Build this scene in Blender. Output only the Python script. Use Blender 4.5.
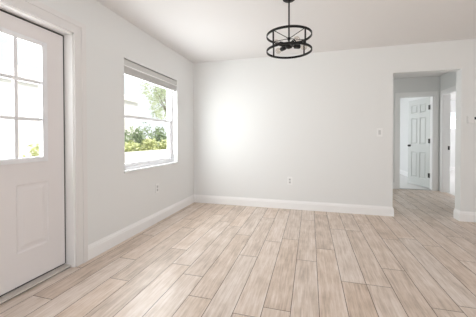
import bpy, bmesh, math, random
from mathutils import Vector, Matrix, Euler
for o in list(bpy.data.objects):
    bpy.data.objects.remove(o)
S = bpy.context.scene
C = S.collection
R = math.radians

# ------------------------------------------------------------------ camera
F_PX, CY, YAW, CAM_H, PITCH, ROLL = 257.928, 141.91, 0.2734, 1.1183, -0.0128, -0.0013
cam = bpy.data.cameras.new('camera')
cam.sensor_fit = 'HORIZONTAL'; cam.sensor_width = 36.0
cam.lens = F_PX * 36.0 / 476.0
cam.shift_y = (CY - 158.5) / 476.0
cam.clip_start = 0.02; cam.clip_end = 300
camo = bpy.data.objects.new('camera', cam); C.objects.link(camo)
f0 = Vector((-math.sin(YAW), math.cos(YAW), 0)); r0 = Vector((math.cos(YAW), math.sin(YAW), 0)); u0 = Vector((0, 0, 1))
fw = f0 * math.cos(PITCH) + u0 * math.sin(PITCH); up = u0 * math.cos(PITCH) - f0 * math.sin(PITCH)
rt = r0 * math.cos(ROLL) + up * math.sin(ROLL); up = up * math.cos(ROLL) - r0 * math.sin(ROLL)
m = Matrix((rt, up, -fw)).transposed().to_4x4(); m.translation = (0, 0, CAM_H)
camo.matrix_world = m
S.camera = camo

# ------------------------------------------------------------------ light
w = bpy.data.worlds.new('sky'); S.world = w; w.use_nodes = True
bgn = w.node_tree.nodes['Background']
bgn.inputs[0].default_value = (0.94, 0.98, 1.0, 1); bgn.inputs[1].default_value = 1.15
sun = bpy.data.lights.new('sun', 'SUN'); sun.energy = 5.5; sun.angle = R(1.0); sun.color = (1, 0.95, 0.87)
suno = bpy.data.objects.new('sun', sun); C.objects.link(suno)
suno.rotation_euler = Vector((-0.45, -0.10, -0.885)).to_track_quat('-Z', 'Y').to_euler()

def area(name, loc, direction, sx, sy, power, col=(1, 1, 1), portal=False):
    l = bpy.data.lights.new(name, 'AREA'); l.shape = 'RECTANGLE'; l.size = sx; l.size_y = sy
    l.energy = power; l.color = col
    o = bpy.data.objects.new(name, l); C.objects.link(o); o.location = loc
    o.rotation_euler = Vector(direction).to_track_quat('-Z', 'Y').to_euler()
    if portal: l.cycles.is_portal = True
    return o
# added fill lamps out of view; window and door lamps boost their daylight
area('fill_rear', (1.5, -2.80, 0.85), (0, 1, 0), 3.3, 1.5, 9, (0.90, 0.95, 1.0))  # added fill from behind the camera
area('fill_right', (4.10, -0.2, 0.85), (-1, 0, 0), 3.0, 1.5, 26, (0.90, 0.95, 1.0))  # added fill for the left wall and front door
area('portal_window', (-2.17, 2.99, 1.38), (1, 0, 0), 1.17, 1.25, 1, portal=True)
area('daylight_window', (-2.142, 2.99, 1.37), (1, 0, -0.05), 1.10, 1.16, 39, (0.95, 0.98, 1))
area('daylight_door', (-2.14, 1.277, 1.415), (1, 0, -0.08), 0.58, 0.86, 18, (0.97, 0.985, 1))
area('fill_bedroom', (-0.46, 8.3, 1.45), (1, 0, 0), 1.8, 1.2, 32, (0.92, 0.97, 1))  # added to brighten the bedroom wall, from out of view
area('fill_side_room', (6.15, 8.0, 1.5), (-1, 0, 0), 1.5, 1.2, 60, (0.97, 0.98, 1))  # added fill inside the side room; no opening behind it
area('portal_side_room', (4.6, 10.74, 1.74), (0, -1, 0), 1.4, 0.65, 1, portal=True)
area('fill_hall', (0.12, 5.3, 1.05), (1, 0, 0), 0.8, 1.9, 10, (0.90, 0.985, 0.97))  # added lamp that lifts the dim hall
area('portal_door', (-2.12, 1.26, 1.41), (1, 0, 0), 0.6, 0.92, 1, portal=True)

S.view_settings.view_transform = 'Standard'
S.view_settings.look = 'None'
S.view_settings.gamma = 1.0
S.view_settings.use_curve_mapping = False
S.view_settings.exposure = 0.0
try:
    S.cycles.use_denoising = True
    S.cycles.max_bounces = 12; S.cycles.diffuse_bounces = 8; S.cycles.transparent_max_bounces = 16
    S.cycles.sample_clamp_indirect = 6
except Exception:
    pass

# ------------------------------------------------------------------ materials
def mat(name, col, rough=0.5, metal=0.0, bump=0.0, bscale=200.0, var=0.0, spec=0.5):
    mt = bpy.data.materials.new(name); mt.use_nodes = True
    nt = mt.node_tree; b = nt.nodes['Principled BSDF']
    b.inputs['Base Color'].default_value = (*col, 1); b.inputs['Roughness'].default_value = rough
    b.inputs['Metallic'].default_value = metal; b.inputs['Specular IOR Level'].default_value = spec
    if bump or var:
        tc = nt.nodes.new('ShaderNodeTexCoord'); n = nt.nodes.new('ShaderNodeTexNoise')
        n.inputs['Scale'].default_value = bscale; n.inputs['Detail'].default_value = 3
        nt.links.new(tc.outputs['Object'], n.inputs['Vector'])
        if bump:
            bp = nt.nodes.new('ShaderNodeBump'); bp.inputs['Strength'].default_value = bump; bp.inputs['Distance'].default_value = 0.002
            nt.links.new(n.outputs['Fac'], bp.inputs['Height']); nt.links.new(bp.outputs['Normal'], b.inputs['Normal'])
        if var:
            mx = nt.nodes.new('ShaderNodeMix'); mx.data_type = 'RGBA'
            mx.inputs[6].default_value = (*[c * (1 - var) for c in col], 1); mx.inputs[7].default_value = (*[min(1, c * (1 + var)) for c in col], 1)
            nt.links.new(n.outputs['Fac'], mx.inputs[0]); nt.links.new(mx.outputs[2], b.inputs['Base Color'])
    return mt
M = {}
M['wall'] = mat('wall_paint', (0.785, 0.79, 0.788), 0.6, bump=0.06, bscale=160)
M['ceil'] = mat('ceiling_paint', (0.79, 0.777, 0.775), 0.8, bump=0.08, bscale=120)
M['trim'] = mat('white_trim_paint', (0.90, 0.895, 0.895), 0.35)
M['door'] = mat('front_door_paint', (0.80, 0.765, 0.765), 0.4)
M['casing'] = mat('door_casing_paint', (0.78, 0.76, 0.755), 0.4)
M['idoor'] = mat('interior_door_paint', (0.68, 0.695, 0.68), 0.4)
M['vinyl'] = mat('white_vinyl', (0.84, 0.84, 0.865), 0.35)
M['black'] = mat('matte_black_metal', (0.008, 0.0075, 0.007), 0.5, 0.0, spec=0.3)
M['gasket_lip_shade'] = mat('weatherstrip_lip_shade', (0.03, 0.028, 0.028), 0.8)  # also paints the shadow under the threshold lip
M['plate'] = mat('white_plastic', (0.86, 0.86, 0.86), 0.3)
M['slot'] = mat('outlet_face_plastic', (0.62, 0.62, 0.62), 0.4)
M['dslot'] = mat('dark_slot', (0.05, 0.05, 0.05), 0.6)
M['blind'] = mat('blind_slat_grey', (0.72, 0.71, 0.70), 0.5)
M['valance'] = mat('blind_valance', (0.60, 0.595, 0.58), 0.45)
M['lip'] = mat('lip_lit_vinyl', (0.93, 0.93, 0.93), 0.3)  # whiter than the valance: paints the light the lip catches
M['alu'] = mat('sill_aluminium', (0.66, 0.62, 0.58), 0.45, 0.2)
M['stone'] = mat('marble_sill', (0.85, 0.85, 0.84), 0.25, var=0.03, bscale=14)
M['carpet'] = mat('pale_carpet', (0.78, 0.77, 0.76), 0.9, bump=0.4, bscale=300)
M['screen'] = mat('dark_display', (0.03, 0.035, 0.035), 0.25)
M['steel'] = mat('satin_nickel', (0.45, 0.44, 0.43), 0.3, 1.0)
M['dark_bronze'] = mat('dark_hinge_metal', (0.06, 0.058, 0.055), 0.4, 0.7)
M['siding'] = mat('white_stucco', (0.84, 0.82, 0.80), 0.85, bump=0.2, bscale=60)
M['roof'] = mat('pale_shingle', (0.74, 0.69, 0.68), 0.9, var=0.12, bscale=9)
M['concrete'] = mat('pale_concrete', (0.78, 0.77, 0.75), 0.9, var=0.05, bscale=4)
M['leaf_dark'] = mat('leaf_dark', (0.29, 0.37, 0.21), 0.5, var=0.45, bscale=7)
M['leaf_lime'] = mat('leaf_lime', (0.64, 0.67, 0.35), 0.5, var=0.3, bscale=7)
M['leaf_mid'] = mat('leaf_mid', (0.56, 0.62, 0.42), 0.5, var=0.4, bscale=5)
M['bark'] = mat('bark', (0.25, 0.21, 0.17), 0.9, bump=0.6, bscale=30)

def glassmat(name, tint, gl):
    mt = bpy.data.materials.new(name); mt.use_nodes = True; nt = mt.node_tree; nt.nodes.clear()
    out = nt.nodes.new('ShaderNodeOutputMaterial'); mx = nt.nodes.new('ShaderNodeMixShader')
    t = nt.nodes.new('ShaderNodeBsdfTransparent'); t.inputs[0].default_value = (*tint, 1)
    g = nt.nodes.new('ShaderNodeBsdfGlossy'); g.inputs['Roughness'].default_value = 0.02
    mx.inputs[0].default_value = gl
    nt.links.new(t.outputs[0], mx.inputs[1]); nt.links.new(g.outputs[0], mx.inputs[2])
    nt.links.new(mx.outputs[0], out.inputs[0]); return mt
M['glass'] = glassmat('window_glass', (0.98, 0.99, 0.985), 0.03)
M['bulb'] = glassmat('bulb_glass', (0.90, 0.87, 0.84), 0.08)

def floor_mat():
    mt = bpy.data.materials.new('oak_plank'); mt.use_nodes = True; nt = mt.node_tree; b = nt.nodes['Principled BSDF']
    N = nt.nodes.new; L = nt.links.new
    uv = N('ShaderNodeUVMap'); uv.uv_map = 'grain'
    tone = N('ShaderNodeAttribute'); tone.attribute_name = 'tone'
    def noise(sx, sy, scale, detail, rough=0.6, dist=0.0):
        mp = N('ShaderNodeMapping'); mp.inputs['Scale'].default_value = (sx, sy, 1); L(uv.outputs[0], mp.inputs[0])
        n = N('ShaderNodeTexNoise'); n.inputs['Scale'].default_value = scale; n.inputs['Detail'].default_value = detail
        n.inputs['Roughness'].default_value = rough; n.inputs['Distortion'].default_value = dist
        L(mp.outputs[0], n.inputs['Vector']); return n.outputs['Fac']
    fine = noise(60, 3.5, 1.0, 6, 0.7, 0.5)
    broad = noise(16, 1.3, 1.0, 4, 0.6, 1.2)
    blot = noise(7, 5, 1.0, 3)
    cr = N('ShaderNodeValToRGB'); e = cr.color_ramp.elements
    e[0].position = 0.0; e[0].color = FL_DARK; e[1].position = 1.0; e[1].color = FL_LIGHT
    k = cr.color_ramp.elements.new(0.5); k.color = FL_MID
    def math_(op, a, bb):
        n = N('ShaderNodeMath'); n.operation = op
        for i, v in enumerate((a, bb)):
            if isinstance(v, (int, float)): n.inputs[i].default_value = v
            else: L(v, n.inputs[i])
        return n.outputs[0]
    s = math_('ADD', math_('MULTIPLY', math_('SUBTRACT', fine, 0.5), 1.6), math_('MULTIPLY', math_('SUBTRACT', broad, 0.5), 0.8))
    s = math_('ADD', s, math_('MULTIPLY', math_('SUBTRACT', blot, 0.5), 0.7))
    s = math_('ADD', s, tone.outputs['Fac'])
    L(s, cr.inputs[0])
    hue = N('ShaderNodeAttribute'); hue.attribute_name = 'grey_wash'
    mx = N('ShaderNodeMix'); mx.data_type = 'RGBA'; mx.blend_type = 'MIX'
    hsv = N('ShaderNodeHueSaturation'); hsv.inputs['Saturation'].default_value = 0.76; hsv.inputs['Value'].default_value = 1.02
    L(cr.outputs[0], hsv.inputs['Color']); L(hue.outputs['Fac'], mx.inputs[0]); L(cr.outputs[0], mx.inputs[6]); L(hsv.outputs[0], mx.inputs[7])
    L(mx.outputs[2], b.inputs['Base Color'])
    # small knots
    rg = math_('ADD', math_('MULTIPLY', fine, 0.16), FL_ROUGH)
    L(rg, b.inputs['Roughness'])
    bp = N('ShaderNodeBump'); bp.inputs['Strength'].default_value = 0.12; bp.inputs['Distance'].default_value = 0.002
    L(fine, bp.inputs['Height']); L(bp.outputs[0], b.inputs['Normal'])
    b.inputs['Specular IOR Level'].default_value = 0.8
    return mt
FL_DARK = (0.33, 0.235, 0.165, 1); FL_MID = (0.62, 0.485, 0.385, 1); FL_LIGHT = (0.81, 0.70, 0.63, 1); FL_ROUGH = 0.32
M['floor'] = floor_mat()
M['seam'] = mat('plank_seam', (0.15, 0.11, 0.085), 0.8)

# ------------------------------------------------------------------ mesh helpers
def link(name, bm, mats, parent=None, smooth=False, kind=None, label=None, cat=None, group=None, bevel=0.0, autosmooth=None):
    bmesh.ops.remove_doubles(bm, verts=bm.verts, dist=1e-6)
    bmesh.ops.recalc_face_normals(bm, faces=bm.faces)
    me = bpy.data.meshes.new(name); bm.to_mesh(me); bm.free()
    for mm in (mats if isinstance(mats, (list, tuple)) else [mats]): me.materials.append(mm)
    if smooth:
        for pl in me.polygons: pl.use_smooth = True
        try: me.set_sharp_from_angle(angle=R(40))
        except Exception: pass
    o = bpy.data.objects.new(name, me); C.objects.link(o)
    if parent: o.parent = parent
    if bevel:
        bv = o.modifiers.new('bevel', 'BEVEL'); bv.width = bevel; bv.segments = 2; bv.limit_method = 'ANGLE'
    tag(o, label, cat, group, kind)
    return o
def tag(o, label=None, cat=None, group=None, kind=None):
    if label: o['label'] = label
    if cat: o['category'] = cat
    if group: o['group'] = group
    if kind: o['kind'] = kind
    return o
def empty(name, loc=(0, 0, 0), rz=0.0, **kw):
    o = bpy.data.objects.new(name, None); C.objects.link(o); o.location = loc; o.rotation_euler = (0, 0, rz)
    o.empty_display_size = 0.1
    return tag(o, **kw)
def box(bm, x0, x1, y0, y1, z0, z1, mi=0):
    v = [bm.verts.new((x, y, z)) for x in (x0, x1) for y in (y0, y1) for z in (z0, z1)]
    for q in ((0, 1, 3, 2), (4, 6, 7, 5), (0, 4, 5, 1), (2, 3, 7, 6), (0, 2, 6, 4), (1, 5, 7, 3)):
        f = bm.faces.new([v[i] for i in q]); f.material_index = mi
    return v
def xbox(bm, mtx, sx, sy, sz):
    v = box(bm, -sx / 2, sx / 2, -sy / 2, sy / 2, -sz / 2, sz / 2)
    bmesh.ops.transform(bm, matrix=mtx, verts=v); return v
def lathe(bm, prof, n=24, axis='Z', mtx=None):
    rings = []; allv = []
    for (r, h) in prof:
        ring = []
        if r < 1e-6:
            ring = [bm.verts.new((0, 0, h))] * n; allv.append(ring[0])
        else:
            for i in range(n):
                a = 2 * math.pi * i / n; ring.append(bm.verts.new((r * math.cos(a), r * math.sin(a), h)))
            allv += ring
        rings.append(ring)
    for a, b in zip(rings, rings[1:]):
        for i in range(n):
            q = []
            for vv in (a[i], a[(i + 1) % n], b[(i + 1) % n], b[i]):
                if vv not in q: q.append(vv)
            if len(q) > 2: bm.faces.new(q)
    if rings[0][0] is not rings[0][1]: bm.faces.new(rings[0])
    if rings[-1][0] is not rings[-1][1]: bm.faces.new(rings[-1])
    if mtx is not None: bmesh.ops.transform(bm, matrix=mtx, verts=allv)
    return allv
def tube(bm, a, b, r, n=12, r2=None):
    a = Vector(a); b = Vector(b); d = b - a
    mt = Matrix.Translation(a) @ d.to_track_quat('Z', 'Y').to_matrix().to_4x4()
    return lathe(bm, [(r, 0), (r if r2 is None else r2, d.length)], n, mtx=mt)
def extrude(bm, path, prof, side=1, closed=False):
    """sweep a (offset, height) profile along a floor path; offset to the left of travel (side=1) or the right (-1), mitred"""
    P = [Vector((x, y)) for x, y in path]; n = len(P); rows = []
    for i, q in enumerate(P):
        ds = []
        if i > 0 or closed: ds.append((q - P[i - 1]).normalized())
        if i < n - 1 or closed: ds.append((P[(i + 1) % n] - q).normalized())
        ns = [Vector((-d.y, d.x)) * side for d in ds]
        if len(ns) == 1: off = ns[0]
        else:
            s = ns[0] + ns[1]; off = s / (s.length_squared / 2) if s.length > 1e-6 else ns[0]
        rows.append([bm.verts.new((q.x + off.x * t, q.y + off.y * t, h)) for t, h in prof])
    for a, b in zip(rows, rows[1:]):
        for j in range(len(prof)):
            k = (j + 1) % len(prof); bm.faces.new([a[j], a[k], b[k], b[j]])
    bm.faces.new(rows[0]); bm.faces.new(rows[-1])
def wall(name, axis, c0, c1, u0, u1, z0, z1, holes, material, **kw):
    """a slab between c0 and c1 on `axis`, spanning u0..u1 and z0..z1, with rectangular holes (ua, ub, za, zb)"""
    us = sorted({u0, u1, *[h[0] for h in holes], *[h[1] for h in holes]}); zs = sorted({z0, z1, *[h[2] for h in holes], *[h[3] for h in holes]})
    us = [u for u in us if u0 <= u <= u1]; zs = [z for z in zs if z0 <= z <= z1]
    bm = bmesh.new(); vc = {}
    def V(c, u, z):
        k = (c, u, z)
        if k not in vc: vc[k] = bm.verts.new((c, u, z) if axis == 'x' else (u, c, z))
        return vc[k]
    def solid(i, j):
        if not (0 <= i < len(us) - 1 and 0 <= j < len(zs) - 1): return False
        cu = (us[i] + us[i + 1]) / 2; cz = (zs[j] + zs[j + 1]) / 2
        return not any(h[0] < cu < h[1] and h[2] < cz < h[3] for h in holes)
    for i in range(len(us) - 1):
        for j in range(len(zs) - 1):
            if not solid(i, j): continue
            a, b, p, q = us[i], us[i + 1], zs[j], zs[j + 1]
            for c in (c0, c1): bm.faces.new([V(c, a, p), V(c, b, p), V(c, b, q), V(c, a, q)])
            for (ii, jj, e) in ((i - 1, j, ((a, p), (a, q))), (i + 1, j, ((b, p), (b, q))), (i, j - 1, ((a, p), (b, p))), (i, j + 1, ((a, q), (b, q)))):
                if not solid(ii, jj):
                    (ua, za), (ub, zb) = e; bm.faces.new([V(c0, ua, za), V(c0, ub, zb), V(c1, ub, zb), V(c1, ua, za)])
    return link(name, bm, material, kind='structure', **kw)

# ------------------------------------------------------------------ structure
XL, YB, H = -1.975, 4.156, 2.44         # left wall face, back wall face, ceiling
XO0, XO1, ZO = 1.139, 1.955, 2.052      # hallway opening
YH = 6.45                               # hall back wall face
XH = 2.65                               # hall right wall face
XR, YR = 3.9, -2.6
D0, D1, DT = 0.80, 1.773, 2.03          # front door rough opening
W0, W1, WB, WT = 2.404, 3.575, 0.752, 2.012
wall('wall_left', 'x', XL - 0.16, XL, YR - 0.16, 6.45, -0.15, H + 0.1, [(D0, D1, -0.15, DT), (W0, W1, WB, WT)], M['wall'])
wall('wall_back', 'y', YB, YB + 0.14, XL, XR, 0, H, [(XO0, XO1, 0, ZO)], M['wall'])
wall('wall_right', 'x', XR, XR + 0.16, YR - 0.16, YB + 0.14, -0.15, H + 0.1, [(-1.8, 1.4, 0.02, 2.1)], M['wall'])  # opening added for the right fill lamp
wall('wall_rear', 'y', YR - 0.16, YR, XL, XR, -0.15, H + 0.1, [(-1.2, 3.2, 0.02, 2.3)], M['wall'])  # wide opening added so fill light enters from behind
wall('wall_hall_back', 'y', YH, YH + 0.12, XL, XH + 0.12, 0, H, [(1.89, 2.535, 0, 2.035)], M['wall'])
wall('wall_hall_right', 'x', XH, XH + 0.12, YB + 0.14, YH, 0, H, [(5.55, 6.30, 0, 2.035)], M['wall'])
wall('wall_hall_left', 'x', 0.15, 0.27, YB + 0.14, YH, 0, H, [(4.85, 5.75, 0, 2.035)], M['wall'])  # doorway added to let the hall fill lamp through
wall('wall_bedroom_right', 'x', 2.74, 2.83, YH + 0.12, 10.7, 0, H, [], M['wall'])
wall('wall_bedroom_left', 'x', -0.60, -0.48, YH + 0.12, 10.7, 0, H, [(7.4, 9.2, 0.85, 2.05)], M['wall'])
wall('wall_bedroom_back', 'y', 10.0, 10.12, -0.48, 2.74, 0, H, [], M['wall'])
wall('wall_side_room_back', 'y', 10.6, 10.72, 2.83, 6.2, 0, H, [(3.9, 5.3, 1.42, 2.06)], M['wall'])
wall('wall_side_room_right', 'x', 6.2, 6.32, YB + 0.14, 10.72, 0, H, [], M['wall'])
bm = bmesh.new(); box(bm, XL - 0.5, 6.5, YR - 0.16, 10.9, H, H + 0.10)
link('ceiling', bm, M['ceil'], kind='structure')
bm = bmesh.new(); box(bm, XL - 0.75, 7.0, YR - 0.9, 11.3, H + 0.22, H + 0.32); link('roof_slab', bm, M['siding'], kind='structure')

# plank floor: rows run along Y; real end joints where the photograph shows them
random.seed(11)
bm = bmesh.new(); uvl = bm.loops.layers.uv.new('grain'); tl = bm.faces.layers.float.new('tone_tmp'); wl_ = bm.faces.layers.float.new('wash_tmp')
PW, PL = 0.1785, 1.22
JOINT = {-11: 1.365, -10: 2.025, -9: 1.706, -6: 1.92, -5: 1.665, -4: 2.38, -3: 2.79, -2: 1.68, -1: 2.43, 2: 2.155, 3: 2.46, 4: 3.19, 5: 2.04}
def plank(xa, xb, ya, yb, tone):
    g, d = 0.0021, 0.0014
    x0, x1, y0, y1 = xa, xb, ya, yb
    ou, ov = random.uniform(0, 60), random.uniform(0, 60); wash = random.random()
    def face(pts, mi):
        f = bm.faces.new([bm.verts.new(q) for q in pts]); f.material_index = mi; f[tl] = tone; f[wl_] = wash
        for lp in f.loops: lp[uvl].uv = (lp.vert.co.x + ou, lp.vert.co.y + ov)
    I = [(x0 + g, y0 + g, 0), (x1 - g, y0 + g, 0), (x1 - g, y1 - g, 0), (x0 + g, y1 - g, 0)]
    O = [(x0, y0, -d), (x1, y0, -d), (x1, y1, -d), (x0, y1, -d)]
    face(I, 0)
    for i in range(4): face([O[i], O[(i + 1) % 4], I[(i + 1) % 4], I[i]], 1)
for k in range(-12, 34):
    xa = 0.058 + PW * k; xb = xa + PW
    j = JOINT.get(k, random.uniform(0, PL))
    y = j - PL * math.ceil((j + 2.7) / PL)
    while y < 6.5:
        ya, yb = max(y, -2.7), min(y + PL, 6.5)
        if yb - ya > 0.01:
            plank(max(xa, -2.03), xb, ya, yb, 0.54 + random.uniform(-0.10, 0.10))
        y += PL
box(bm, -2.03, 6.2, -2.7, 6.5, -0.15, -0.004, 1)
bm.faces.ensure_lookup_table()
me = bpy.data.meshes.new('floor'); tl_vals = [f[tl] for f in bm.faces]; w_vals = [f[wl_] for f in bm.faces]; bm.to_mesh(me); bm.free()
a = me.attributes.new('tone', 'FLOAT', 'FACE'); a.data.foreach_set('value', tl_vals)
a = me.attributes.new('grey_wash', 'FLOAT', 'FACE'); a.data.foreach_set('value', w_vals)
me.materials.append(M['floor']); me.materials.append(M['seam'])
fo = bpy.data.objects.new('floor', me); C.objects.link(fo); fo['kind'] = 'structure'
bm = bmesh.new(); box(bm, -0.6, 6.2, 6.5, 10.7, -0.15, 0.002); link('floor_bedroom', bm, M['carpet'], kind='structure')
bm = bmesh.new(); box(bm, XH + 0.06, 6.2, YB + 0.14, 6.5, -0.001, 0.004); link('floor_side_room', bm, M['carpet'], kind='structure')

# baseboards
BP = [(0, 0), (0.016, 0), (0.016, 0.098), (0.012, 0.104), (0.012, 0.114), (0.006, 0.124), (0.004, 0.136), (0, 0.136)]
def base(name, path, side):
    bm = bmesh.new(); extrude(bm, path, BP, side); return link(name, bm, M['trim'], kind='structure')
base('baseboard_left', [(XL, 1.888), (XL, YB), (XO0, YB), (XO0, YB + 0.14)], -1)
base('baseboard_right', [(XO1, YB + 0.14), (XO1, YB), (XR, YB)], -1)
base('baseboard_hall', [(0.27, YH), (1.81, YH)], -1)
base('baseboard_bedroom', [(2.74, 10.0), (2.74, 6.66)], -1)
base('baseboard_side_room', [(2.83, 10.6), (6.2, 10.6)], -1)
base('baseboard_left_near', [(XL, YR), (XL, 0.66)], -1)

# casings: a mitred three-sided frame around an opening
def casing(name, axis, face, out, u0, u1, zt, wd, material, jamb=None, left=True, wr=None, wl=None):
    """face: wall plane, out: +1/-1 direction the casing projects; jamb: depth of lining behind face"""
    bm = bmesh.new(); t = 0.017
    wl = wl or wd; wr = wr or wd
    def B(ua, ub, za, zb, da, db, mi=0):
        c = sorted((face + out * da, face + out * db))
        if axis == 'x': box(bm, c[0], c[1], ua, ub, za, zb, mi)
        else: box(bm, ua, ub, c[0], c[1], za, zb, mi)
    for (sa, sb, th) in ((0.0, 0.012, 0.010), (0.012, 0.62, 0.014), (0.62, 1.0, 0.019)):
        if left: B(u0 - wl * sb, u0 - wl * sa, 0, zt + wd * sb, 0, th)
        B(u1 + wr * sa, u1 + wr * sb, 0, zt + wd * sb, 0, th)
        B(u0 - (wl * sa if left else 0), u1 + wr * sa, zt + wd * sa, zt + wd * sb, 0, th)
    if jamb:
        jt = 0.014
        if left: B(u0 - 0.001, u0 + jt, 0, zt, 0.002, -jamb, 1)
        B(u1 - jt, u1 + 0.001, 0, zt, 0.002, -jamb, 1)
        B(u0, u1, zt - jt, zt + 0.001, 0.002, -jamb, 1)
    return link(name, bm, [material, M['trim']], kind='structure')
casing('trim_1', 'x', XL, 1, D0, D1, DT, 0.115, M['casing'], jamb=0.15)  # jamb gets whiter trim paint, standing in for light falling on it
casing('trim_2', 'y', YH, -1, 1.89, 2.535, 2.035, 0.085, M['trim'], jamb=0.12)
casing('trim_3', 'x', XH, -1, 5.55, 6.30, 2.035, 0.075, M['trim'], jamb=0.12)

# ------------------------------------------------------------------ front door (9-lite, two panels)
DX = XL - 0.085                                   # its room-side face
d = empty('door_1', (DX, 1.27, 0.0), kind='structure')
d['label'] = 'white front door with nine-pane window and two raised panels'
y0, y1 = D0 + 0.026 - 1.27, D1 - 0.026 - 1.27
gl = (0.975 - 1.27, 1.578 - 1.27, 0.962, 1.868)   # light frame's opening in the slab
pn = [(1.365 - 1.27, 1.61 - 1.27, 0.275, 0.78), (0.945 - 1.27, 1.19 - 1.27, 0.275, 0.78)]
bm = bmesh.new()
us = sorted({y0, y1, gl[0], gl[1], *[q for p in pn for q in p[:2]]}); zs = sorted({0.035, 2.002, gl[2], gl[3], 0.275, 0.78})
def inside(cu, cz):
    if gl[0] < cu < gl[1] and gl[2] < cz < gl[3]: return True
    return any(p[0] < cu < p[1] and p[2] < cz < p[3] for p in pn)
vc = {}
def V3(x, u, z):
    k = (x, round(u, 5), round(z, 5))
    if k not in vc: vc[k] = bm.verts.new(k)
    return vc[k]
for a_, b_ in zip(us, us[1:]):
    for p_, q_ in zip(zs, zs[1:]):
        if not inside((a_ + b_) / 2, (p_ + q_) / 2):
            bm.faces.new([V3(0, a_, p_), V3(0, b_, p_), V3(0, b_, q_), V3(0, a_, q_)])
        if not (gl[0] < (a_ + b_) / 2 < gl[1] and gl[2] < (p_ + q_) / 2 < gl[3]):
            bm.faces.new([V3(-0.044, a_, p_), V3(-0.044, b_, p_), V3(-0.044, b_, q_), V3(-0.044, a_, q_)])
def rim(a_, b_, p_, q_, x0, x1, ins=0.0):
    o_ = [(a_, p_), (b_, p_), (b_, q_), (a_, q_)]; i_ = [(a_ + ins, p_ + ins), (b_ - ins, p_ + ins), (b_ - ins, q_ - ins), (a_ + ins, q_ - ins)]
    for i in range(4):
        j = (i + 1) % 4
        bm.faces.new([V3(x0, *o_[i]), V3(x0, *o_[j]), V3(x1, *i_[j]), V3(x1, *i_[i])])
    return (a_ + ins, b_ - ins, p_ + ins, q_ - ins)
rim(y0, y1, 0.035, 2.002, 0, -0.044)
rim(*gl, 0, -0.044)
for p in pn:                                      # moulded panel: groove, then raised field
    r1 = rim(*p, 0, -0.009, 0.012); r2 = rim(*r1, -0.009, -0.009, 0.014); r3 = rim(*r2, -0.009, -0.002, 0.026)
    a_, b_, p_, q_ = r3
    bm.faces.new([V3(-0.002, a_, p_), V3(-0.002, b_, p_), V3(-0.002, b_, q_), V3(-0.002, a_, q_)])
link('door_slab', bm, M['door'], d)
bm = bmesh.new()                                  # frame around the glass, with the muntins
fa, fb, fp, fq = gl; fw_ = 0.030
def ring(x0, x1, ww, grow):
    a_, b_, p_, q_ = fa - grow, fb + grow, fp - grow, fq + grow
    box(bm, x0, x1, a_, a_ + ww, p_, q_); box(bm, x0, x1, b_ - ww, b_, p_, q_)
    box(bm, x0, x1, a_ + ww, b_ - ww, p_, p_ + ww); box(bm, x0, x1, a_ + ww, b_ - ww, q_ - ww, q_)
ring(0.0005, 0.011, fw_, 0.022); ring(-0.03, 0.009, 0.016, 0.0)
link('lite_frame', bm, M['vinyl'], d, bevel=0.003)
bm = bmesh.new()
ga, gb, gp, gq = fa + 0.016, fb - 0.016, fp + 0.016, fq - 0.016
for i in (1, 2):
    c = ga + (gb - ga) * i / 3; box(bm, -0.0125, 0.004, c - 0.0135, c + 0.0135, gp, gq)
    c = gp + (gq - gp) * i / 3; box(bm, -0.0125, 0.0035, ga, gb, c - 0.0135, c + 0.0135)
link('muntin_grid', bm, M['vinyl'], d, bevel=0.003)
bm = bmesh.new(); box(bm, -0.016, -0.013, ga, gb, gp, gq); link('pane', bm, M['glass'], d)
bm = bmesh.new()                                  # dark weatherstrip closing the gap
box(bm, -0.040, -0.002, y1 + 0.0005, D1 - 1.27 - 0.0145, 0.03, DT - 0.016); box(bm, -0.040, -0.002, D0 - 1.27 + 0.0145, y0 - 0.0005, 0.03, DT - 0.016)
box(bm, -0.040, -0.002, y0, y1, 2.0025, DT - 0.0145)
box(bm, -0.040, -0.004, y0, y1, 0.024, 0.0345)
link('weatherstrip', bm, M['gasket_lip_shade'], d)
bm = bmesh.new(); box(bm, XL - 0.155, XL - 0.028, D0 + 0.0145, D1 - 0.0145, 0.007, 0.020); box(bm, XL - 0.155, XL - 0.037, D0 + 0.0145, D1 - 0.0145, -0.02, 0.0068, 1); box(bm, XL - 0.155, XL - 0.09, D0 + 0.0145, D1 - 0.0145, 0.02, 0.025)  # dark strip under the overhanging lip paints its shadow
link('trim_4', bm, [M['alu'], M['gasket_lip_shade']], kind='structure', bevel=0.002)

# ------------------------------------------------------------------ window
wn = empty('window_1', (XL, (W0 + W1) / 2, WB), kind='structure'); wn['label'] = 'white single-hung window in the left wall above the marble sill'
hw = (W1 - W0) / 2; hh = WT - WB
def frame(bm, x0, x1, a_, b_, p_, q_, wl, wr, wb, wt):
    box(bm, x0, x1, a_, a_ + wl, p_, q_); box(bm, x0, x1, b_ - wr, b_, p_, q_)
    box(bm, x0, x1, a_ + wl, b_ - wr, p_, p_ + wb); box(bm, x0, x1, a_ + wl, b_ - wr, q_ - wt, q_)
bm = bmesh.new(); frame(bm, -0.155, -0.075, -hw + .001, hw - .001, 0.006, hh - .001, 0.034, 0.034, 0.03, 0.03)
link('window_frame', bm, M['vinyl'], wn, bevel=0.003)
zm = 1.373 - WB
bm = bmesh.new(); frame(bm, -0.140, -0.115, -hw + .035, hw - .035, zm - 0.02, hh - .031, 0.035, 0.035, 0.04, 0.035)
up_ = link('sash', bm, M['vinyl'], wn, bevel=0.003)
bm = bmesh.new(); box(bm, -0.129, -0.126, -hw + .0695, hw - .0695, zm + 0.0195, hh - .0655); link('pane', bm, M['glass'], up_)
bm = bmesh.new(); frame(bm, -0.112, -0.085, -hw + .035, hw - .035, 0.037, zm + 0.02, 0.035, 0.035, 0.045, 0.036)
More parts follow.
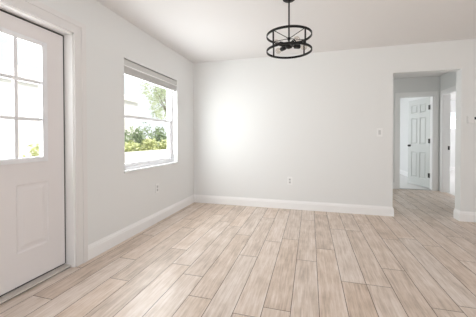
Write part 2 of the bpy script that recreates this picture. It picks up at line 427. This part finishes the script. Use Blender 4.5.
lo_ = link('sash', bm, M['vinyl'], wn, bevel=0.003)
bm = bmesh.new(); box(bm, -0.100, -0.097, -hw + .0695, hw - .0695, 0.0815, zm - 0.0155); link('pane', bm, M['glass'], lo_)
bm = bmesh.new(); box(bm, -0.0848, -0.076, -0.03, 0.03, 0.050, 0.062); link('sash_lift', bm, M['vinyl'], lo_, bevel=0.002)
bm = bmesh.new(); box(bm, XL - 0.155, XL + 0.018, W0 + 0.001, W1 - 0.001, WB - 0.001, WB + 0.006); box(bm, XL + 0.0005, XL + 0.018, W0 - 0.012, W1 + 0.012, WB - 0.018, WB + 0.006)
link('trim_5', bm, M['stone'], kind='structure', bevel=0.003)

# raised blind
bl = empty('window_blind', (XL - 0.03, (W0 + W1) / 2, WT), label='grey horizontal blind raised into a stack at the top of the window', cat='blind')
bm = bmesh.new(); box(bm, -0.045, 0.012, -hw + .008, hw - .008, -0.052, -0.006); link('headrail', bm, M['valance'], bl, bevel=0.003)
bm = bmesh.new(); box(bm, 0.0125, 0.024, -hw + .003, hw - .003, -0.076, -0.014); link('valance', bm, M['valance'], bl, bevel=0.002)
bm = bmesh.new(); box(bm, 0.0125, 0.031, -hw + .003, hw - .003, -0.088, -0.0765); link('valance_lip', bm, M['lip'], bl, bevel=0.002)
bm = bmesh.new(); random.seed(3)
for i in range(14):
    z = -0.088 - i * 0.0047; box(bm, -0.036 + random.uniform(-.002, .002), 0.016 + random.uniform(-.002, .002), -hw + .010, hw - .010, z - 0.0028, z)
link('slat_stack', bm, M['blind'], bl)
bm = bmesh.new(); box(bm, -0.036, 0.016, -hw + .010, hw - .010, -0.170, -0.155); link('bottom_rail', bm, M['blind'], bl, bevel=0.003)

# ------------------------------------------------------------------ bedroom door (six-panel, standing open)
W_, T_, HD = 0.685, 0.035, 2.0
d2 = empty('door_2', (2.521, YH + 0.128, 0.0), R(180 - 72.5), kind='structure'); d2['label'] = 'white six-panel door standing open at the end of the hall'
# local: x runs from the hinge to the free edge, y is thickness
bm = bmesh.new(); vc = {}
def V3b(y, u, z):
    k = (round(u, 5), y, round(z, 5))
    if k not in vc: vc[k] = bm.verts.new(k)
    return vc[k]
px = [(0.11, 0.305), (0.38, 0.575)]; pz = [(0.20, 0.80), (0.98, 1.60), (1.70, 1.90)]
us = sorted({0.0, W_, *[q for p in px for q in p]}); zs = sorted({0.025, 0.025 + HD, *[q for p in pz for q in p]})
def inp(cu, cz): return any(a_ < cu < b_ for a_, b_ in px) and any(a_ < cz < b_ for a_, b_ in pz)
def rim2(a_, b_, p_, q_, x0, x1, ins):
    o_ = [(a_, p_), (b_, p_), (b_, q_), (a_, q_)]; i_ = [(a_ + ins, p_ + ins), (b_ - ins, p_ + ins), (b_ - ins, q_ - ins), (a_ + ins, q_ - ins)]
    for i in range(4):
        j = (i + 1) % 4; bm.faces.new([V3b(x0, *o_[i]), V3b(x0, *o_[j]), V3b(x1, *i_[j]), V3b(x1, *i_[i])])
    return (a_ + ins, b_ - ins, p_ + ins, q_ - ins)
for sgn in (0, 1):
    F = (lambda dpt: round(-dpt, 5)) if sgn else (lambda dpt: round(-T_ + dpt, 5))
    for a_, b_ in zip(us, us[1:]):
        for p_, q_ in zip(zs, zs[1:]):
            if not inp((a_ + b_) / 2, (p_ + q_) / 2): bm.faces.new([V3b(F(0), a_, p_), V3b(F(0), b_, p_), V3b(F(0), b_, q_), V3b(F(0), a_, q_)])
    for a_, b_ in px:
        for p_, q_ in pz:
            r1 = rim2(a_, b_, p_, q_, F(0), F(0.013), 0.010); r2 = rim2(*r1, F(0.013), F(0.013), 0.012); r3 = rim2(*r2, F(0.013), F(0.002), 0.018)
            bm.faces.new([V3b(F(0.002), r3[0], r3[2]), V3b(F(0.002), r3[1], r3[2]), V3b(F(0.002), r3[1], r3[3]), V3b(F(0.002), r3[0], r3[3])])
rim2(0.0, W_, 0.025, 0.025 + HD, round(-T_, 5), 0.0, 0.0)
link('door_slab', bm, M['idoor'], d2)
for zz in (0.30, 1.06, 1.80):
    bm = bmesh.new(); box(bm, -0.006, 0.0015, -T_ - 0.002, 0.012, zz - 0.050, zz + 0.050); box(bm, 0.0, 0.045, 0.0005, 0.004, zz - 0.05, zz + 0.05)
    tube(bm, (-0.008, 0.006, zz - 0.052), (-0.008, 0.006, zz + 0.052), 0.010, 10)
    link('hinge', bm, M['dark_bronze'], d2)
for sg in (1, -1):
    bm = bmesh.new()
    q = Matrix.Translation((W_ - 0.065, 0.0 if sg > 0 else -T_, 0.945)) @ Euler((R(-90 * sg), 0, 0)).to_matrix().to_4x4()
    lathe(bm, [(0.028, 0), (0.028, 0.005), (0.012, 0.008), (0.011, 0.022), (0.023, 0.028), (0.027, 0.038), (0.020, 0.048), (0, 0.051)], 20, mtx=q)
    link('knob', bm, M['dark_bronze'], d2, smooth=True)
bm = bmesh.new(); box(bm, XH + 0.080, XH + 0.112, 6.283, 6.2865, 0.88, 0.96); link('strike_plate', bm, M['dark_bronze'], kind='structure')

bm = bmesh.new(); box(bm, 1.905, 2.52, YH - 0.005, YH + 0.075, 0.0, 0.006); link('trim_6', bm, M['steel'], kind='structure', bevel=0.002)

# side-room window
w2 = empty('window_2', (4.6, 10.6, 1.42), kind='structure')
bm = bmesh.new(); frame_y = lambda bm, y0_, y1_, a_, b_, p_, q_, ww: (box(bm, a_, a_ + ww, y0_, y1_, p_, q_), box(bm, b_ - ww, b_, y0_, y1_, p_, q_), box(bm, a_ + ww, b_ - ww, y0_, y1_, p_, p_ + ww), box(bm, a_ + ww, b_ - ww, y0_, y1_, q_ - ww, q_))
frame_y(bm, 0.03, 0.09, -0.70, 0.70, 0.0, 0.64, 0.04); box(bm, -0.02, 0.02, 0.035, 0.085, 0.04, 0.60)
link('window_frame', bm, M['vinyl'], w2)
bm = bmesh.new(); box(bm, -0.66, 0.66, 0.058, 0.061, 0.04, 0.60); link('pane', bm, M['glass'], w2)

# ------------------------------------------------------------------ wall devices
def outlet(loc, rz, label):
    t = empty('wall_outlet', loc, rz, label=label, cat='outlet')
    # local: -y faces the room
    bm = bmesh.new(); box(bm, -0.036, 0.036, -0.006, 0, -0.060, 0.060); link('cover_plate', bm, M['plate'], t, bevel=0.002)
    for zz in (0.022, -0.022):
        bm = bmesh.new(); box(bm, -0.017, 0.017, -0.0085, -0.0062, zz - 0.017, zz + 0.017); rc = link('receptacle', bm, M['slot'], t, bevel=0.004)
        bm = bmesh.new()
        for xx in (-0.007, 0.007): box(bm, xx - 0.0015, xx + 0.0015, -0.0092, -0.0086, zz - 0.003, zz + 0.008)
        box(bm, -0.0025, 0.0025, -0.0092, -0.0086, zz - 0.012, zz - 0.007)
        link('slots', bm, M['dslot'], rc)
outlet((-0.312, YB, 0.447), 0, 'white duplex wall outlet on the back wall near its middle')
outlet((XL, 3.025, 0.455), R(90), 'white duplex wall outlet on the left wall below the window')
t = empty('light_switch', (0.966, YB, 1.206), 0, label='white rocker light switch on the back wall beside the hallway opening', cat='light switch')
bm = bmesh.new(); box(bm, -0.038, 0.038, -0.006, 0, -0.060, 0.060); link('cover_plate', bm, M['plate'], t, bevel=0.002)
bm = bmesh.new(); box(bm, -0.017, 0.017, -0.010, -0.0062, -0.033, 0.033); link('rocker', bm, M['slot'], t, bevel=0.003)
t = empty('thermostat', (2.09, YB, 1.36), 0, label='white wall thermostat with a small dark display right of the hallway opening', cat='thermostat')
bm = bmesh.new(); box(bm, -0.075, 0.075, -0.022, 0, -0.042, 0.055); link('housing', bm, M['wall'], t, bevel=0.006)
bm = bmesh.new(); box(bm, 0.0, 0.068, -0.0235, -0.0222, 0.006, 0.040); link('display', bm, M['screen'], t)

# ------------------------------------------------------------------ pendant light
PX, PY = -0.195, 2.47
pl = empty('pendant_light', (PX, PY, H), R(0), label='black two-ring drum pendant light with clear bulbs hanging from the ceiling', cat='pendant light')
bm = bmesh.new(); lathe(bm, [(0.058, 0), (0.060, -0.008), (0.058, -0.020), (0.050, -0.027), (0.012, -0.029), (0.010, -0.040), (0, -0.040)], 32); link('canopy', bm, M['black'], pl, smooth=True)
bm = bmesh.new(); lathe(bm, [(0.0075, -0.030), (0.0075, -0.455)], 14); link('rod', bm, M['black'], pl, smooth=True)
RR = 0.206
ZT, ZB_ = -0.358, -0.500
for zc in (ZT, ZB_):
    bm = bmesh.new(); n = 72; hs, th = 0.010, 0.004
    rg = []
    for i in range(n):
        a_ = 2 * math.pi * i / n; c, s = math.cos(a_), math.sin(a_)
        rg.append([bm.verts.new((r * c, r * s, zc + h)) for r, h in ((RR - th, -hs), (RR + th, -hs), (RR + th, hs), (RR - th, hs))])
    for i in range(n):
        for j in range(4): bm.faces.new([rg[i][j], rg[i][(j + 1) % 4], rg[(i + 1) % n][(j + 1) % 4], rg[(i + 1) % n][j]])
    link('ring', bm, M['black'], pl, smooth=True)
for dg in (143, 48, 231, 319):
    a_ = R(dg); q = Matrix.Rotation(a_, 4, 'Z')
    bm = bmesh.new(); xbox(bm, q @ Matrix.Translation((RR - 0.0065, 0, (ZT + ZB_) / 2)), 0.004, 0.017, ZT - ZB_ + 0.018); link('upright_bar', bm, M['black'], pl)
    bm = bmesh.new(); A = q @ Vector((0.006, 0, ZT - 0.026)); B_ = q @ Vector((RR - 0.005, 0, ZT + 0.004)); tube(bm, A, B_, 0.0034, 8); link('strut', bm, M['black'], pl)
ZH = -0.452
bm = bmesh.new(); lathe(bm, [(0, ZH - 0.028), (0.012, ZH - 0.026), (0.030, ZH - 0.018), (0.034, ZH - 0.010), (0.034, ZH + 0.012), (0.018, ZH + 0.020), (0.008, ZH + 0.03)], 24); link('hub', bm, M['black'], pl, smooth=True)
bm = bmesh.new(); lathe(bm, [(0.014, ZT - 0.040), (0.014, ZT - 0.018)], 18); link('collar', bm, M['black'], pl, smooth=True)
for dg in (136, 28, 226, 300):
    q = Matrix.Rotation(R(dg), 4, 'Z')
    mt = q @ Matrix.Translation((0.028, 0, ZH)) @ Euler((0, R(90), 0)).to_matrix().to_4x4()
    bm = bmesh.new(); lathe(bm, [(0.007, 0), (0.007, 0.022), (0.019, 0.026), (0.021, 0.034), (0.021, 0.078), (0.018, 0.082)], 18, mtx=mt); so = link('socket', bm, M['black'], pl, smooth=True)
    bm = bmesh.new(); lathe(bm, [(0.012, 0.0825), (0.014, 0.092), (0.024, 0.108), (0.029, 0.124), (0.026, 0.140), (0.015, 0.151), (0, 0.155)], 18, mtx=mt); link('bulb', bm, M['bulb'], so, smooth=True)

# ------------------------------------------------------------------ outside
bm = bmesh.new(); box(bm, -40, XL - 0.161, -25, 60, -0.4, -0.15); link('ground', bm, M['concrete'], kind='structure')
bm = bmesh.new(); box(bm, XL - 0.16, 40, -40, YR - 0.161, -0.4, -0.15); box(bm, XL - 0.16, 40, 11.0, 60, -0.4, -0.15); link('ground_rear', bm, M['concrete'], kind='structure')
hs = empty('house', (-8.3, 2.0, -0.15), label='white neighbouring house with a pale low roof outside the front door', cat='house')
bm = bmesh.new(); box(bm, -2.3, 2.0, -9.0, 6.4, 0, 2.68); link('wall', bm, M['siding'], hs)
bm = bmesh.new()
v = [bm.verts.new(q) for q in ((2.06, -9.5, 2.70), (2.06, 7.0, 2.70), (-0.4, 7.0, 3.55), (-0.4, -9.5, 3.55), (-3.2, -9.5, 2.70), (-3.2, 7.0, 2.70))]
for q in ((0, 1, 2, 3), (3, 2, 5, 4), (0, 3, 4), (1, 5, 2), (0, 4, 5, 1)): bm.faces.new([v[i] for i in q])
link('roof', bm, M['roof'], hs)
bm = bmesh.new(); box(bm, 2.02, 2.07, -9.5, 7.0, 2.62, 2.78); link('fascia', bm, M['siding'], hs)
bm = bmesh.new(); box(bm, -4.35, -4.2, -3.0, 14.0, -0.15, 0.74); box(bm, -4.355, -4.195, -3.0, 14.0, 0.74, 0.79)
link('garden_wall', bm, M['siding'], label='low white garden wall seen through the bottom of the window', cat='wall')
def leaves(bm, c, rad, n, size, seed):
    rnd = random.Random(seed)
    for _ in range(n):
        while True:
            p = Vector((rnd.uniform(-1, 1), rnd.uniform(-1, 1), rnd.uniform(-1, 1)))
            if 0.25 < p.length < 1: break
        p = p.normalized() * (p.length ** 0.45) * rnd.uniform(0.75, 1.08)
        q = Vector((c[0] + p.x * rad[0], c[1] + p.y * rad[1], c[2] + p.z * rad[2]))
        e = Euler((rnd.uniform(-1.2, 1.2), rnd.uniform(-1.2, 1.2), rnd.uniform(0, 6.28))).to_matrix()
        l = size * rnd.uniform(0.6, 1.2); ww = l * 0.45
        pts = [Vector((0, -l / 2, 0)), Vector((ww / 2, 0, 0.1 * l)), Vector((0, l / 2, 0)), Vector((-ww / 2, 0, 0.1 * l))]
        bm.faces.new([bm.verts.new(q + e @ t_) for t_ in pts])
def shrub(name, x, y, w_, h, mat_, label, seed, z0=-0.15, n=1700, size=0.12, group=None):
    t = empty(name, (x, y, z0), label=label, cat='shrub', group=group)
    rnd = random.Random(seed); bm = bmesh.new()
    for k in range(5):
        leaves(bm, (rnd.uniform(-.18, .18) * w_, rnd.uniform(-.18, .18) * w_, h * rnd.uniform(0.38, 0.62)), (w_ * 0.42, w_ * 0.42, h * 0.42), n // 5, size, seed * 10 + k)
    link('foliage', bm, mat_, t)
    bm = bmesh.new()
    for k in range(4):
        a_ = rnd.uniform(0, 6.28); tube(bm, (0.05 * math.cos(a_), 0.05 * math.sin(a_), 0), (w_ * .3 * math.cos(a_), w_ * .3 * math.sin(a_), h * .55), 0.018, 7, 0.008)
    link('stems', bm, M['bark'], t)
def tree(x, y, h, w_, mat_, label, seed):
    t = empty('tree', (x, y, -0.15), label=label, cat='tree'); rnd = random.Random(seed)
    bm = bmesh.new(); tube(bm, (0, 0, 0), (0.1, 0.05, h * .6), 0.13, 10, 0.06)
    for k in range(5):
        a_ = rnd.uniform(0, 6.28); tube(bm, (0.05, 0.03, h * .4), (w_ * .3 * math.cos(a_), w_ * .3 * math.sin(a_), h * rnd.uniform(.6, .8)), 0.05, 7, 0.02)
    link('trunk', bm, M['bark'], t)
    bm = bmesh.new()
    for k in range(9):
        leaves(bm, (rnd.uniform(-.33, .33) * w_, rnd.uniform(-.33, .33) * w_, h * rnd.uniform(0.5, 0.9)), (w_ * 0.27, w_ * 0.27, h * 0.16), 330, 0.20, seed * 20 + k)
    link('crown', bm, mat_, t)
for y_, h_, where, sd in ((5.55, 1.60, 'leftmost', 21), (6.66, 1.66, 'second from the left', 22), (7.77, 1.80, 'third from the left', 23), (8.85, 1.74, 'rightmost', 24)):
    shrub('shrub', -5.73, y_, 0.84, h_, M['leaf_dark'], 'tall dark green shrub against the white house, ' + where + ' in the window', sd)
for y_, h_, where, sd in ((5.25, 1.16, 'leftmost', 31), (6.10, 1.22, 'second from the left', 32), (6.95, 1.26, 'third from the left', 33), (7.80, 1.26, 'fourth from the left', 34), (8.65, 1.28, 'rightmost', 35)):
    shrub('lime_shrub', -4.81, y_, 0.66, h_, M['leaf_lime'], 'low yellow-green shrub behind the garden wall, ' + where + ' in the window', sd)
shrub('lime_shrub', -4.81, 3.55, 0.55, 1.26, M['leaf_lime'], 'yellow-green shrub top at the lower right of the front door glass', 36, n=420)
shrub('lime_shrub', -4.81, 2.80, 0.45, 1.10, M['leaf_lime'], 'yellow-green shrub top at the lower left of the front door glass', 37, n=350)
tree(-8.5, 14.6, 6.0, 3.2, M['leaf_mid'], 'pale green tree beyond the house at the right of the upper window sash', 41)
tree(-12.5, 12.0, 5.6, 3.4, M['leaf_mid'], 'pale green tree behind the house roof at the left of the upper window sash', 42)
